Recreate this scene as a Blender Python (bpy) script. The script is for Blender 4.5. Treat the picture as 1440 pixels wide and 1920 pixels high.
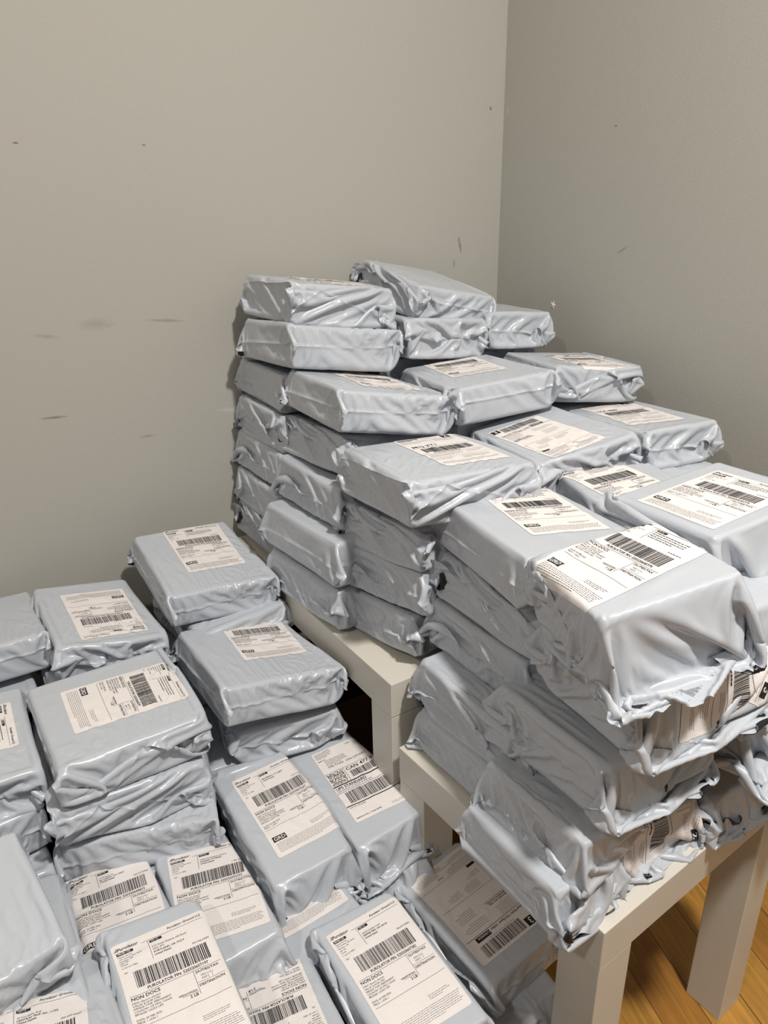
import bpy, math, random
import numpy as np
from mathutils import Matrix, Vector, Euler

# ------------------------------------------------------------------ camera, world, lamps, exposure
scene = bpy.context.scene
for o in list(bpy.data.objects):
    bpy.data.objects.remove(o)
C = scene.collection
FLOOR = 1.13                      # the camera is this high above the floor
cam = bpy.data.cameras.new('camera')
cam.sensor_width = 36.0
cam.lens = 36.0 * 1344.0 / 1920.0
cam.clip_start = 0.02
cam_ob = bpy.data.objects.new('camera', cam)
C.objects.link(cam_ob)
cam_ob.matrix_world = Matrix.Translation((0, 0, FLOOR)) @ Matrix.Rotation(math.radians(68.0), 4, 'X') @ Matrix.Rotation(math.radians(-1.15), 4, 'Z')
scene.camera = cam_ob
scene.view_settings.view_transform = 'Standard'
scene.view_settings.look = 'None'
scene.view_settings.gamma = 1.0
scene.view_settings.exposure = 0.0
scene.view_settings.use_curve_mapping = False
world = bpy.data.worlds.new('room_air')
scene.world = world
world.use_nodes = True
world.node_tree.nodes['Background'].inputs[0].default_value = (1.0, 0.97, 0.93, 1)
world.node_tree.nodes['Background'].inputs[1].default_value = 0.18

def lamp(name, loc, target, size, power, color, spread=math.pi):
    l = bpy.data.lights.new(name, 'AREA')
    l.shape = 'DISK'; l.size = size; l.energy = power; l.color = color; l.spread = spread
    o = bpy.data.objects.new(name, l); C.objects.link(o)
    o.location = loc
    o.rotation_euler = (Vector(target) - Vector(loc)).to_track_quat('-Z', 'Y').to_euler()
    return o
lamp('ceiling_lamp', (0.57, 0.0, 2.44), (0.52, 0.35, 0), 0.14, 44, (1.0, 0.955, 0.90))
lamp('ceiling_lamp', (-0.9, -0.75, 2.44), (-0.75, -0.2, 0), 0.16, 13, (1.0, 0.955, 0.90))

# ------------------------------------------------------------------ helpers
def node(nt, t, **kw):
    n = nt.nodes.new(t)
    for k, v in kw.items():
        if k in n.inputs: n.inputs[k].default_value = v
        else: setattr(n, k, v)
    return n
def mat(name, color, rough=.5, spec=.5):
    m = bpy.data.materials.new(name); m.use_nodes = True
    b = m.node_tree.nodes['Principled BSDF']
    b.inputs['Base Color'].default_value = (*color, 1); b.inputs['Roughness'].default_value = rough
    b.inputs['Specular IOR Level'].default_value = spec
    return m, m.node_tree, b
def bump(nt, b, h, strength, dist):
    n = node(nt, 'ShaderNodeBump', Strength=strength, Distance=dist)
    nt.links.new(h, n.inputs['Height']); nt.links.new(n.outputs['Normal'], b.inputs['Normal'])
def tag(o, label, cat, group=None):
    o['label'] = label; o['category'] = cat
    if group: o['group'] = group
def empty(name, loc=(0, 0, 0)):
    o = bpy.data.objects.new(name, None); o.empty_display_size = .05; C.objects.link(o); o.location = loc
    return o
def mesh_ob(name, verts, faces, mats, parent=None, smooth=False, mi=None):
    me = bpy.data.meshes.new(name)
    verts = np.asarray(verts, np.float32).reshape(-1, 3)
    if isinstance(faces, np.ndarray):
        k = faces.shape[1]
        me.vertices.add(len(verts)); me.vertices.foreach_set('co', verts.ravel())
        me.loops.add(faces.size); me.loops.foreach_set('vertex_index', faces.astype(np.int32).ravel())
        me.polygons.add(len(faces)); me.polygons.foreach_set('loop_start', np.arange(0, faces.size, k, dtype=np.int32))
        me.update(calc_edges=True)
    else:
        me.from_pydata(verts.tolist(), [], faces)
    for m in mats: me.materials.append(m)
    if mi is not None: me.polygons.foreach_set('material_index', np.asarray(mi, np.int32))
    if smooth: me.polygons.foreach_set('use_smooth', np.ones(len(me.polygons), bool))
    o = bpy.data.objects.new(name, me); C.objects.link(o)
    if parent: o.parent = parent
    return o
def box_ob(name, lo, hi, m, parent=None, bevel=.0012):
    (x0, y0, z0), (x1, y1, z1) = lo, hi
    v = [(x0,y0,z0),(x1,y0,z0),(x1,y1,z0),(x0,y1,z0),(x0,y0,z1),(x1,y0,z1),(x1,y1,z1),(x0,y1,z1)]
    f = [(3,2,1,0),(4,5,6,7),(0,1,5,4),(1,2,6,5),(2,3,7,6),(3,0,4,7)]
    o = mesh_ob(name, v, f, [m], parent)
    if bevel:
        b = o.modifiers.new('bevel', 'BEVEL'); b.width = bevel; b.segments = 2
    return o
A0 = math.radians(122.5)
U = np.array([math.cos(A0), math.sin(A0)]); V = np.array([U[1], -U[0]]); C1 = np.array([.005, .827])
def uvz(u, v, z=0.0):
    p = C1 + u * U + v * V
    return (float(p[0]), float(p[1]), z + FLOOR)

# ------------------------------------------------------------------ materials
def film_material():
    m, nt, b = mat('grey_poly_film', (.49, .522, .568), .28, .5)
    tc = node(nt, 'ShaderNodeTexCoord')
    oi = node(nt, 'ShaderNodeObjectInfo')
    add = node(nt, 'ShaderNodeVectorMath', operation='ADD'); nt.links.new(tc.outputs['Object'], add.inputs[0]); nt.links.new(oi.outputs['Random'], add.inputs[1])
    n1 = node(nt, 'ShaderNodeTexNoise', Scale=26, Detail=3, Roughness=.55, Distortion=.5); nt.links.new(add.outputs[0], n1.inputs['Vector'])
    # sharp little creases: folded noise
    ab = node(nt, 'ShaderNodeMath', operation='SUBTRACT'); ab.inputs[1].default_value = .5; nt.links.new(n1.outputs[0], ab.inputs[0])
    a2 = node(nt, 'ShaderNodeMath', operation='ABSOLUTE'); nt.links.new(ab.outputs[0], a2.inputs[0])
    n2 = node(nt, 'ShaderNodeTexNoise', Scale=9, Detail=2); nt.links.new(add.outputs[0], n2.inputs['Vector'])
    mr = node(nt, 'ShaderNodeMapRange'); mr.inputs['From Min'].default_value = .48; mr.inputs['From Max'].default_value = .7; nt.links.new(n2.outputs[0], mr.inputs['Value'])
    mu = node(nt, 'ShaderNodeMath', operation='MULTIPLY'); nt.links.new(a2.outputs[0], mu.inputs[0]); nt.links.new(mr.outputs[0], mu.inputs[1])
    bump(nt, b, mu.outputs[0], .09, .010)
    # faint handling scuffs in the gloss
    n3 = node(nt, 'ShaderNodeTexNoise', Scale=60, Detail=4); nt.links.new(add.outputs[0], n3.inputs['Vector'])
    r = node(nt, 'ShaderNodeMapRange'); r.inputs['To Min'].default_value = .22; r.inputs['To Max'].default_value = .32; nt.links.new(n3.outputs[0], r.inputs['Value']); nt.links.new(r.outputs[0], b.inputs['Roughness'])
    return m
FILM = film_material()
LINING, _, _ = mat('black_film_lining', (.008, .008, .009), .35)
PAPER, nt, b = mat('label_paper', (.78, .74, .72), .55, .3)
n = node(nt, 'ShaderNodeTexNoise', Scale=45, Detail=2); bump(nt, b, n.outputs[0], .12, .004)
INK, _, _ = mat('thermal_print', (.018, .018, .022), .6, .3)
TABLE, _, _ = mat('white_foil', (.63, .60, .53), .38, .4)
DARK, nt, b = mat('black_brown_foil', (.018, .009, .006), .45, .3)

def wall_material(name, marks, base, au):
    m, nt, b = mat(name, base, .75, .25)
    tc = node(nt, 'ShaderNodeTexCoord')
    n1 = node(nt, 'ShaderNodeTexNoise', Scale=260, Detail=3); nt.links.new(tc.outputs['Object'], n1.inputs['Vector'])
    bump(nt, b, n1.outputs[0], .10, .003)
    n0 = node(nt, 'ShaderNodeTexNoise', Scale=55, Detail=4, Distortion=1.0); nt.links.new(tc.outputs['Object'], n0.inputs['Vector'])
    last = None
    for (x, z, rx, rz, ang, k, col) in marks:
        mp = node(nt, 'ShaderNodeMapping', vector_type='TEXTURE')
        mp.inputs['Location'].default_value = (x, 0, z) if au == 0 else (0, x, z)
        mp.inputs['Rotation'].default_value = (0, ang, 0) if au == 0 else (ang, 0, 0)
        mp.inputs['Scale'].default_value = (rx, 1, rz) if au == 0 else (1, rx, rz)
        nt.links.new(tc.outputs['Object'], mp.inputs['Vector'])
        ln = node(nt, 'ShaderNodeVectorMath', operation='LENGTH'); nt.links.new(mp.outputs[0], ln.inputs[0])
        ad = node(nt, 'ShaderNodeMath', operation='ADD'); nt.links.new(ln.outputs['Value'], ad.inputs[0]); nt.links.new(n0.outputs[0], ad.inputs[1])
        mr = node(nt, 'ShaderNodeMapRange'); mr.inputs['From Min'].default_value = 1.45; mr.inputs['From Max'].default_value = .75
        mr.inputs['To Max'].default_value = k
        nt.links.new(ad.outputs[0], mr.inputs['Value'])
        mx = node(nt, 'ShaderNodeMix', data_type='RGBA'); nt.links.new(mr.outputs[0], mx.inputs[0])
        if last is None: mx.inputs[6].default_value = (*base, 1)
        else: nt.links.new(last, mx.inputs[6])
        mx.inputs[7].default_value = (*col, 1)
        last = mx.outputs[2]
    if last is not None: nt.links.new(last, b.inputs['Base Color'])
    return m

def floor_material():
    m, nt, b = mat('maple_strip_floor', (.5, .3, .1), .32, .5)
    tc = node(nt, 'ShaderNodeTexCoord')
    mp = node(nt, 'ShaderNodeMapping'); mp.inputs['Rotation'].default_value = (0, 0, math.radians(-72))
    mp.inputs['Location'].default_value = (0, .015, 0)
    nt.links.new(tc.outputs['Object'], mp.inputs['Vector'])
    br = node(nt, 'ShaderNodeTexBrick'); br.offset = .37; br.offset_frequency = 2
    br.inputs['Scale'].default_value = 1; br.inputs['Brick Width'].default_value = .62; br.inputs['Row Height'].default_value = .071
    br.inputs['Mortar Size'].default_value = .0009; br.inputs['Mortar Smooth'].default_value = .3
    br.inputs['Color1'].default_value = (.52, .27, .055, 1); br.inputs['Color2'].default_value = (.36, .16, .03, 1); br.inputs['Mortar'].default_value = (.12, .055, .018, 1)
    nt.links.new(mp.outputs[0], br.inputs['Vector'])
    st = node(nt, 'ShaderNodeMapping'); st.inputs['Scale'].default_value = (1.5, 22, 1); nt.links.new(mp.outputs[0], st.inputs['Vector'])
    gr = node(nt, 'ShaderNodeTexNoise', Scale=4, Detail=6, Roughness=.6, Distortion=1.2); nt.links.new(st.outputs[0], gr.inputs['Vector'])
    rr = node(nt, 'ShaderNodeMapRange'); rr.inputs['From Min'].default_value = .3; rr.inputs['From Max'].default_value = .7; rr.inputs['To Min'].default_value = .62; rr.inputs['To Max'].default_value = 1.15
    nt.links.new(gr.outputs[0], rr.inputs['Value'])
    mx = node(nt, 'ShaderNodeMix', data_type='RGBA', blend_type='MULTIPLY'); mx.inputs[0].default_value = .9
    nt.links.new(br.outputs[0], mx.inputs[6]); nt.links.new(rr.outputs[0], mx.inputs[7]); nt.links.new(mx.outputs[2], b.inputs['Base Color'])
    bump(nt, b, br.outputs['Fac'], -.3, .001)
    return m

# ------------------------------------------------------------------ the room
WU, WV = .62, .712                 # the two walls, measured in the frame of the tables
RX, RZ = 3.6, 2.46
pc = Vector(uvz(WU, WV, -FLOOR))
ang = math.atan2(V[1], V[0])
def placed(o, loc, rot): o.location = loc; o.rotation_euler = (0, 0, rot); return o
BASE_L = (.43, .42, .38)
scuff = (.13, .075, .05); smear = (.24, .215, .18); dent = (.62, .6, .56)
SCUFFS_L = []; SCUFFS_R = []
def on_wall(px, py, side):
    # where a mark seen at this spot of the photograph lies on the wall, in the wall's own frame
    X, Y = px-720, py-960; c, s = math.cos(math.radians(-1.15)), math.sin(math.radians(-1.15)); X, Y = c*X+s*Y, -s*X+c*Y
    P = math.radians(22.0); x = X/1344; q = -Y/1344
    d = np.array([x, math.cos(P)+q*math.sin(P), -math.sin(P)+q*math.cos(P)])
    o = np.array([pc.x, pc.y]); nrm = U if side == 'L' else V
    t = (o @ nrm) / (d[:2] @ nrm); h = d * t
    return (float((h[:2]-o) @ (V if side == 'L' else U)), float(h[2]) + FLOOR)
for px, py, rx, rz, a, k, c_ in ((310, 601, .045, .004, .1, .35, scuff), (85, 631, .022, .004, .2, .4, smear), (180, 608, .035, .012, .1, .3, smear), (102, 783, .024, .003, .05, .6, scuff),
                                 (276, 818, .020, .0035, .05, .35, scuff), (270, 272, .004, .002, 0, .8, scuff), (29, 268, .005, .002, 0, .8, scuff), (862, 458, .004, .022, -.25, .6, scuff),
                                 (851, 495, .003, .014, .1, .5, scuff), (920, 203, .004, .006, 0, .7, scuff), (430, 768, .03, .006, .1, .4, dent)):
    x, z = on_wall(px, py, 'L'); SCUFFS_L.append((x, z, rx, rz, a, k, c_))
for px, py, rx, rz, a, k, c_ in ((1155, 236, .004, .002, 0, .8, scuff), (1165, 470, .02, .0022, -.5, .4, scuff), (952, 207, .003, .008, 0, .6, dent)):
    x, z = on_wall(px, py, 'R'); SCUFFS_R.append((x, z, rx, rz, a, k, c_))
WALLM_L = wall_material('beige_wall_paint', SCUFFS_L, BASE_L, 0)
WALLM_R = wall_material('beige_wall_paint_side', SCUFFS_R, BASE_L, 1)
wl = placed(box_ob('wall_left', (-RX, 0, 0), (.12, .12, RZ), WALLM_L, None, 0), pc, ang); wl['kind'] = 'structure'
wr = placed(box_ob('wall_right', (0, -RX, 0), (.12, 0, RZ), WALLM_R, None, 0), pc, ang); wr['kind'] = 'structure'
fl = placed(box_ob('floor', (-RX, -RX, -.1), (0.12, 0.12, 0), floor_material(), None, 0), pc, ang); fl['kind'] = 'structure'
CEIL, _, _ = mat('white_ceiling_paint', (.6, .58, .54), .8)
ce = placed(box_ob('ceiling', (-RX, -RX, RZ), (0.12, 0.12, RZ + .1), CEIL, None, 0), pc, ang); ce['kind'] = 'structure'
# star shaped chip of bare plaster on the right wall
y, z = on_wall(1037, 572, 'R')
star = [(math.cos(i*math.pi/5)*(.009 if i % 2 else .0042), math.sin(i*math.pi/5)*(.010 if i % 2 else .0045)) for i in range(10)]
cv = [(-.0004, y+a*1.1, z+b) for a, b in star] + [(-.0022, y, z)]
CHIPM, _, _ = mat('bare_plaster', (.78, .77, .74), .9)
mesh_ob('plaster_chip', cv, [(i, (i+1) % 10, 10) for i in range(10)], [CHIPM], wr)

# ------------------------------------------------------------------ tables
def low_table(name, corner, a, du, dv, ztop, leg, thick, m, label):
    """corner = front left top corner; u runs away from the viewer, v to the right"""
    t = empty(name, (corner[0], corner[1], 0)); t.rotation_euler = (0, 0, a - math.pi / 2)
    tag(t, label, 'table')
    zt = ztop + FLOOR
    box_ob('tabletop', (0, 0, zt - thick), (dv, du, zt), m, t)
    for x in (0, dv - leg):
        for y in (0, du - leg):
            box_ob('leg', (x + .0006, y + .0006, 0), (x + leg - .0006, y + leg - .0006, zt - thick - .0008), m, t)
    return t
low_table('side_table', C1, A0, .60, .66, -.592, .056, .056, TABLE, 'taller white square side table under the tall back stack against the wall')
low_table('side_table', (.219, .521), math.radians(125.2), .355, .388, -.685, .056, .055, TABLE, 'lower white side table at the front right standing on the wood floor')
low_table('coffee_table', C1 + -.40*U + -.72*V, A0, .98, .66, -.90, .07, .06, DARK, 'dark brown low table hidden beneath the left pile of mailers')

# dark box in the gap under the taller table
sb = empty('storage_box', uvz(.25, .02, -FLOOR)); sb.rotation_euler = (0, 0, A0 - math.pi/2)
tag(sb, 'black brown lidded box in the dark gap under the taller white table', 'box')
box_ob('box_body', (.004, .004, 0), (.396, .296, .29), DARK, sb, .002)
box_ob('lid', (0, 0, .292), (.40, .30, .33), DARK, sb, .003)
# ------------------------------------------------------------------ poly mailers: a flat bag drawn over a swelling box
def sim_bag(w, l, h, seed, slack=.0055, tail=.034, head=.002, clampx=.023, hang=1.0, grav=1e-5, ease=.6, out=.03):
    rng=np.random.RandomState(seed)
    Wd=w+h+slack*2; Ld=l+h+head+tail
    nx=int(round(Wd/.0078/2))*2+1; ny=int(round(Ld/.0078/2))*2+1
    def field(nx,ny,k,amp):
        g=rng.randn(k,k,3)
        a=np.linspace(0,k-1.001,nx); b=np.linspace(0,k-1.001,ny)
        ia=a.astype(int);ib=b.astype(int);fa=(a-ia)[:,None,None];fb=(b-ib)[None,:,None]
        return (amp*((g[ia][:,ib]*(1-fa)*(1-fb)+g[ia+1][:,ib]*fa*(1-fb)+g[ia][:,ib+1]*(1-fa)*fb+g[ia+1][:,ib+1]*fa*fb))).astype(np.float32)
    P=np.zeros((2,nx,ny,3),np.float32)
    P[...,0]=np.linspace(-Wd/2,Wd/2,nx)[None,:,None]; P[...,1]=np.linspace(-(l/2+h/2+head),l/2+h/2+tail,ny)[None,None,:]
    P[0,...,2]=.003; P[1,...,2]=-.003
    for L in range(2): P[L]+=field(nx,ny,10,.0015)
    P[...,0]+=rng.uniform(-.005,.005)*np.clip(P[...,1]/l,-.6,.8)
    fold=rng.uniform(-1,1)
    def con(A,B,rest,k):
        d=B-A; n=np.sqrt(np.einsum('...i,...i->...',d,d))[...,None]+1e-9
        c=d*((1-rest/n)*np.float32(.5*k)); A+=c; B-=c
    def project(P,dx,dy,kb):
        nx,ny=P.shape[1:3]; dg=np.hypot(dx,dy)
        for s in (0,1):
            m=(nx-s)//2*2
            con(P[:,s:s+m:2],P[:,s+1:s+m:2],dx,1.)
            m=(ny-s)//2*2
            con(P[:,:,s:s+m:2],P[:,:,s+1:s+m:2],dy,1.)
        for s in (0,1):
            m=(nx-s)//2*2
            for q in (0,1):
                n=(ny-q)//2*2
                con(P[:,s:s+m:2,q:q+n:2],P[:,s+1:s+m:2,q+1:q+n:2],dg,.9)
                con(P[:,s+1:s+m:2,q:q+n:2],P[:,s:s+m:2,q+1:q+n:2],dg,.9)
        if kb:
            for a in (2,3):
                for s in range(a):
                    for ax,dd in ((1,dx),(2,dy)):
                        n=P.shape[ax]; Q=np.moveaxis(P,ax,0)
                        A=Q[s::2*a]; B=Q[s+a::2*a]; k=min(len(A),len(B)); con(A[:k],B[:k],a*dd,kb)
                        A=Q[s+a::2*a]; B=Q[s+2*a::2*a]; k=min(len(A),len(B)); con(A[:k],B[:k],a*dd,kb)
        for k in (0,-1):
            m=(P[0,k]+P[1,k])*np.float32(.5); P[0,k]=m; P[1,k]=m
        m=(P[0,:,0]+P[1,:,0])*np.float32(.5); P[0,:,0]=m; P[1,:,0]=m
    def hold(P,hh,tight):
        r=.0045
        hb=np.array([w/2,l/2,hh/2],np.float32); rr=min(r,hh/2*.9)
        q=np.abs(P)-(hb-rr); qm=np.maximum(q,0); ln=np.sqrt(np.einsum('...i,...i->...',qm,qm))
        inside=q.max(-1)<=0
        m=(ln<rr)&~inside
        sg=np.where(P<0,-1,1).astype(np.float32)
        P=np.where(m[...,None],P+sg*qm/(ln[...,None]+1e-9)*(rr-ln)[...,None],P)
        if inside.any():
            z=(np.array([1,-1],np.float32)*hh/2)[:,None,None]
            P[...,2]=np.where(inside,z,P[...,2])
        core=(np.abs(P[...,0])<w/2-.006)&(np.abs(P[...,1])<l/2-.006)
        up=.0010 if tight else .004
        P[0,...,2]=np.where(core[0],np.clip(P[0,...,2],hh/2,h/2+up),P[0,...,2])
        P[1,...,2]=np.where(core[1],np.clip(P[1,...,2],-h/2-up,-hh/2),P[1,...,2])
        if tight:
            P[...,0]=np.clip(P[...,0],-w/2-clampx,w/2+clampx)
            P[...,2]=np.clip(P[...,2],-h/2-.0015,h/2+.0025)
            P[...,1]=np.clip(P[...,1],-l/2-.022,l/2+out)
        # the closed seams cannot slip inside the box
        P[:,:,0,1]=np.minimum(P[:,:,0,1],-l/2-.001)
        for k,sg_ in ((0,-1),(-1,1)):
            e=np.abs(P[:,k,:,1])<l/2-.003; c=sg_*P[:,k,:,0]
            P[:,k,:,0]=np.where(e&(c<w/2+.0008),sg_*(w/2+.0008),P[:,k,:,0])
        return P.astype(np.float32)
    def run(P,dx,dy,steps,iters,t0,t1,kb,wind,damp=.88):
        V=np.zeros_like(P)
        for it in range(steps):
            t=t0+(t1-t0)*it/steps
            hh=.004+(h-.004)*min(1,t/.5)
            V*=damp
            prev=P.copy(); P=P+V
            P[...,2]-=np.float32(grav)
            if t>.4:
                ty=np.clip((P[...,1]-l/2-.006)/.02,0,1)
                P[...,2]-=(.0006*hang*ty).astype(np.float32)
                P[...,1]-=(.0004*hang*ease*ty).astype(np.float32)
                ey=np.clip((-P[...,1]-l/2-.003)/.02,0,1); P[...,1]+=(.0002*ey).astype(np.float32)
                ex=np.clip((np.abs(P[...,0])-w/2-.002)/.02,0,1)
                P[...,0]-=(np.sign(P[...,0])*.0006*ex).astype(np.float32)
                P[...,2]+=(.0003*ex*fold).astype(np.float32)
            P+=wind*np.float32(1 if t<.6 else .2)
            for _ in range(iters): project(P,dx,dy,kb)
            P=hold(P,hh,t>.4)
            V=P-prev
            v=np.sqrt(np.einsum('...i,...i->...',V,V))[...,None]; V*=np.minimum(1,.004/(v+1e-9))
        return P
    wind=np.stack([field(nx,ny,7,.00025) for _ in range(2)])
    dx,dy=np.float32(Wd/(nx-1)),np.float32(Ld/(ny-1))
    P=run(P,dx,dy,190,5,0,.9,.12,wind)
    def up(P,ax):
        P=np.moveaxis(P,ax,0); Q=np.empty((2*len(P)-1,)+P.shape[1:],P.dtype); Q[::2]=P; Q[1::2]=(P[:-1]+P[1:])*.5
        return np.moveaxis(Q,0,ax)
    P=np.ascontiguousarray(up(up(P,1),2))
    nx,ny=P.shape[1:3]; dx,dy=dx/2,dy/2
    wind=np.stack([field(nx,ny,24,.00012) for _ in range(2)])
    P=run(P,dx,dy,45,5,.9,1,.05,wind,.8)
    return P, dx, dy
def up2(P):
    def ax(P, a):
        P = np.moveaxis(P, a, 0); n = P.shape[0]
        Q = np.empty((2*n-1,) + P.shape[1:], P.dtype); Q[::2] = P
        E = np.concatenate([2*P[:1]-P[1:2], P, 2*P[-1:]-P[-2:-1]])
        Q[1::2] = (-E[:-3] + 9*E[1:-2] + 9*E[2:-1] - E[3:]) / 16
        return np.moveaxis(Q, 0, a)
    return ax(ax(P, 1), 2)

class Bag:
    """the settled film of one kind of mailer: its grid, its mesh and a way to lay labels on it"""
    def __init__(s, w, l, h, seed, **kw):
        s.w, s.l, s.h = w, l, h
        tail, head, slack = kw.get('tail', .034), kw.get('head', .002), kw.get('slack', .0055)
        P, _, _ = sim_bag(w, l, h, seed, **kw)
        # welded side seams stand a little proud of the film
        for k, sg in ((0, -1), (-1, 1)):
            P[:, k, :, 0] += sg * .0016
        P[:, :, 0, 1] -= .0014
        P = up2(P); s.P = P
        _, s.nx, s.ny, _ = P.shape
        s.W = w + h + slack * 2; s.y0 = -(l/2 + h/2 + head); s.L = l + h + head + tail
        s.dx = s.W / (s.nx-1); s.dy = s.L / (s.ny-1)
        T = P[0]; gx = np.gradient(T, axis=0); gy = np.gradient(T, axis=1)
        n = np.cross(gx, gy); s.N = n / (np.linalg.norm(n, axis=-1, keepdims=True) + 1e-9)
        nx, ny = s.nx, s.ny
        idx = np.arange(nx*ny).reshape(nx, ny)
        q = np.stack([idx[:-1, :-1], idx[1:, :-1], idx[1:, 1:], idx[:-1, 1:]], -1)
        cut = 8                                                    # the lower lip of the open end is shorter
        f = np.concatenate([q.reshape(-1, 4), (q[:, :ny-1-cut] + nx*ny)[..., ::-1].reshape(-1, 4)])
        s.bag = me_of('mailer_bag', P.reshape(-1, 3), f, FILM)
        # black lining shows inside the open end
        ty = 14
        Lp = P[0][:, -ty:] - s.N[:, -ty:] * .0009
        i2 = np.arange(nx*ty).reshape(nx, ty)
        q2 = np.stack([i2[:-1, :-1], i2[:-1, 1:], i2[1:, 1:], i2[1:, :-1]], -1).reshape(-1, 4)
        s.lining = me_of('black_lining', Lp.reshape(-1, 3), q2, LINING)
    def lay(s, pts, off, tex=None):
        """points of the flat label (metres, from the centre of the package top) to the film"""
        fx = np.clip((pts[:, 0] + s.W/2) / s.dx, 0, s.nx - 1.001); fy = np.clip((pts[:, 1] - s.y0) / s.dy, 0, s.ny - 1.001)
        i = fx.astype(int); j = fy.astype(int); a = (fx-i)[:, None]; b = (fy-j)[:, None]
        def bl(G): return G[i, j]*(1-a)*(1-b) + G[i+1, j]*a*(1-b) + G[i, j+1]*(1-a)*b + G[i+1, j+1]*a*b
        return bl(s.P[0]) + bl(s.Nsm) * off
    @property
    def Nsm(s):
        if not hasattr(s, '_n'):
            n = s.N.copy()
            for _ in range(3):
                n[1:-1] = (n[:-2] + n[1:-1]*2 + n[2:]) / 4; n[:, 1:-1] = (n[:, :-2] + n[:, 1:-1]*2 + n[:, 2:]) / 4
            s._n = n / (np.linalg.norm(n, axis=-1, keepdims=True) + 1e-9)
        return s._n
def me_of(name, verts, faces, m):
    me = bpy.data.meshes.new(name)
    me.vertices.add(len(verts)); me.vertices.foreach_set('co', np.asarray(verts, np.float32).ravel())
    me.loops.add(faces.size); me.loops.foreach_set('vertex_index', faces.astype(np.int32).ravel())
    me.polygons.add(len(faces)); me.polygons.foreach_set('loop_start', np.arange(0, faces.size, 4, dtype=np.int32))
    me.update(calc_edges=True); me.materials.append(m)
    me.polygons.foreach_set('use_smooth', np.ones(len(faces), bool))
    return me

# ------------------------------------------------------------------ lettering, in millimetres on a 101.6 x 152.4 label
_glyph = {}
def words(s, bold=False, italic=False):
    k = (s, bold, italic)
    if k not in _glyph:
        cu = bpy.data.curves.new('t', 'FONT'); cu.body = s; cu.size = 1.0; cu.resolution_u = 2
        if bold: cu.offset = .016
        if italic: cu.shear = .28
        o = bpy.data.objects.new('t', cu); C.objects.link(o)
        me = o.to_mesh(); me.calc_loop_triangles()
        v = np.zeros(len(me.vertices)*3, np.float32); me.vertices.foreach_get('co', v); v = v.reshape(-1, 3)[:, :2]
        t = np.zeros(len(me.loop_triangles)*3, np.int32); me.loop_triangles.foreach_get('vertices', t)
        o.to_mesh_clear(); bpy.data.objects.remove(o); bpy.data.curves.remove(cu)
        _glyph[k] = (v, t.reshape(-1, 3))
    return _glyph[k]
class Ink:
    def __init__(s): s.v = []; s.t = []; s.o = []; s.m = []; s.n = 0
    def _add(s, v, t, mi, off):
        s.v.append(v); s.t.append(t + s.n); s.m.append(np.full(len(t), mi)); s.o.append(np.full(len(v), off)); s.n += len(v)
    def text(s, x, y, size, txt, bold=False, italic=False, right=False, white=False, rot=0, fit=None):
        v, t = words(txt, bold, italic)
        if not len(v): return
        v = v * size * 1.38                      # size is roughly the height of a capital
        w = v[:, 0].max()
        if fit: v = v * np.array([fit / w, 1]); w = fit
        if right: v = v - np.array([w, 0])
        if rot:
            c, q = math.cos(math.radians(rot)), math.sin(math.radians(rot)); v = np.stack([v[:, 0]*c - v[:, 1]*q, v[:, 0]*q + v[:, 1]*c], 1)
        s._add(v + np.array([x, -y]), t, 1 if white else 0, .0011 if white else .0008)
    def rect(s, x, y, w, h, mi=0, off=.0008, step=2.5):
        nx = max(1, int(math.ceil(w/step))); ny = max(1, int(math.ceil(h/step)))
        X, Y = np.meshgrid(np.linspace(x, x+w, nx+1), -np.linspace(y, y+h, ny+1), indexing='ij')
        i = np.arange((nx+1)*(ny+1)).reshape(nx+1, ny+1)
        a, b, c, d = i[:-1, :-1].ravel(), i[:-1, 1:].ravel(), i[1:, 1:].ravel(), i[1:, :-1].ravel()
        s._add(np.stack([X.ravel(), Y.ravel()], 1), np.concatenate([np.stack([a, b, c], 1), np.stack([a, c, d], 1)]), mi, off)
    def bars(s, x, y, w, h, seed, unit=.42):
        r = random.Random(seed); p = 0
        while p < w - unit*3:
            a = unit * r.choice((1, 1, 1.9, 2.8)); s.rect(x+p, y, min(a, w-p), h, step=3.0); p += a + unit * r.choice((1, 1, 1.9, 2.6))
    def dashes(s, x, y, w, n, lead, seed, hgt=.7):
        """print too small to read: broken strokes"""
        r = random.Random(seed)
        for k in range(n):
            p = 0
            while p < w * (1 if k < n-1 else .7):
                a = r.uniform(1.5, 5); s.rect(x+p, y+k*lead, a, hgt*.55, step=4); p += a + r.uniform(.5, .9)
    def blob(s, x, y, w, h, n, seed, fill=.5):
        r = random.Random(seed); cw, ch = w/n, h/n
        for i in range(n):
            for j in range(n):
                if r.random() < fill: s.rect(x+i*cw, y+j*ch, cw*.86, ch*.86)

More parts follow.
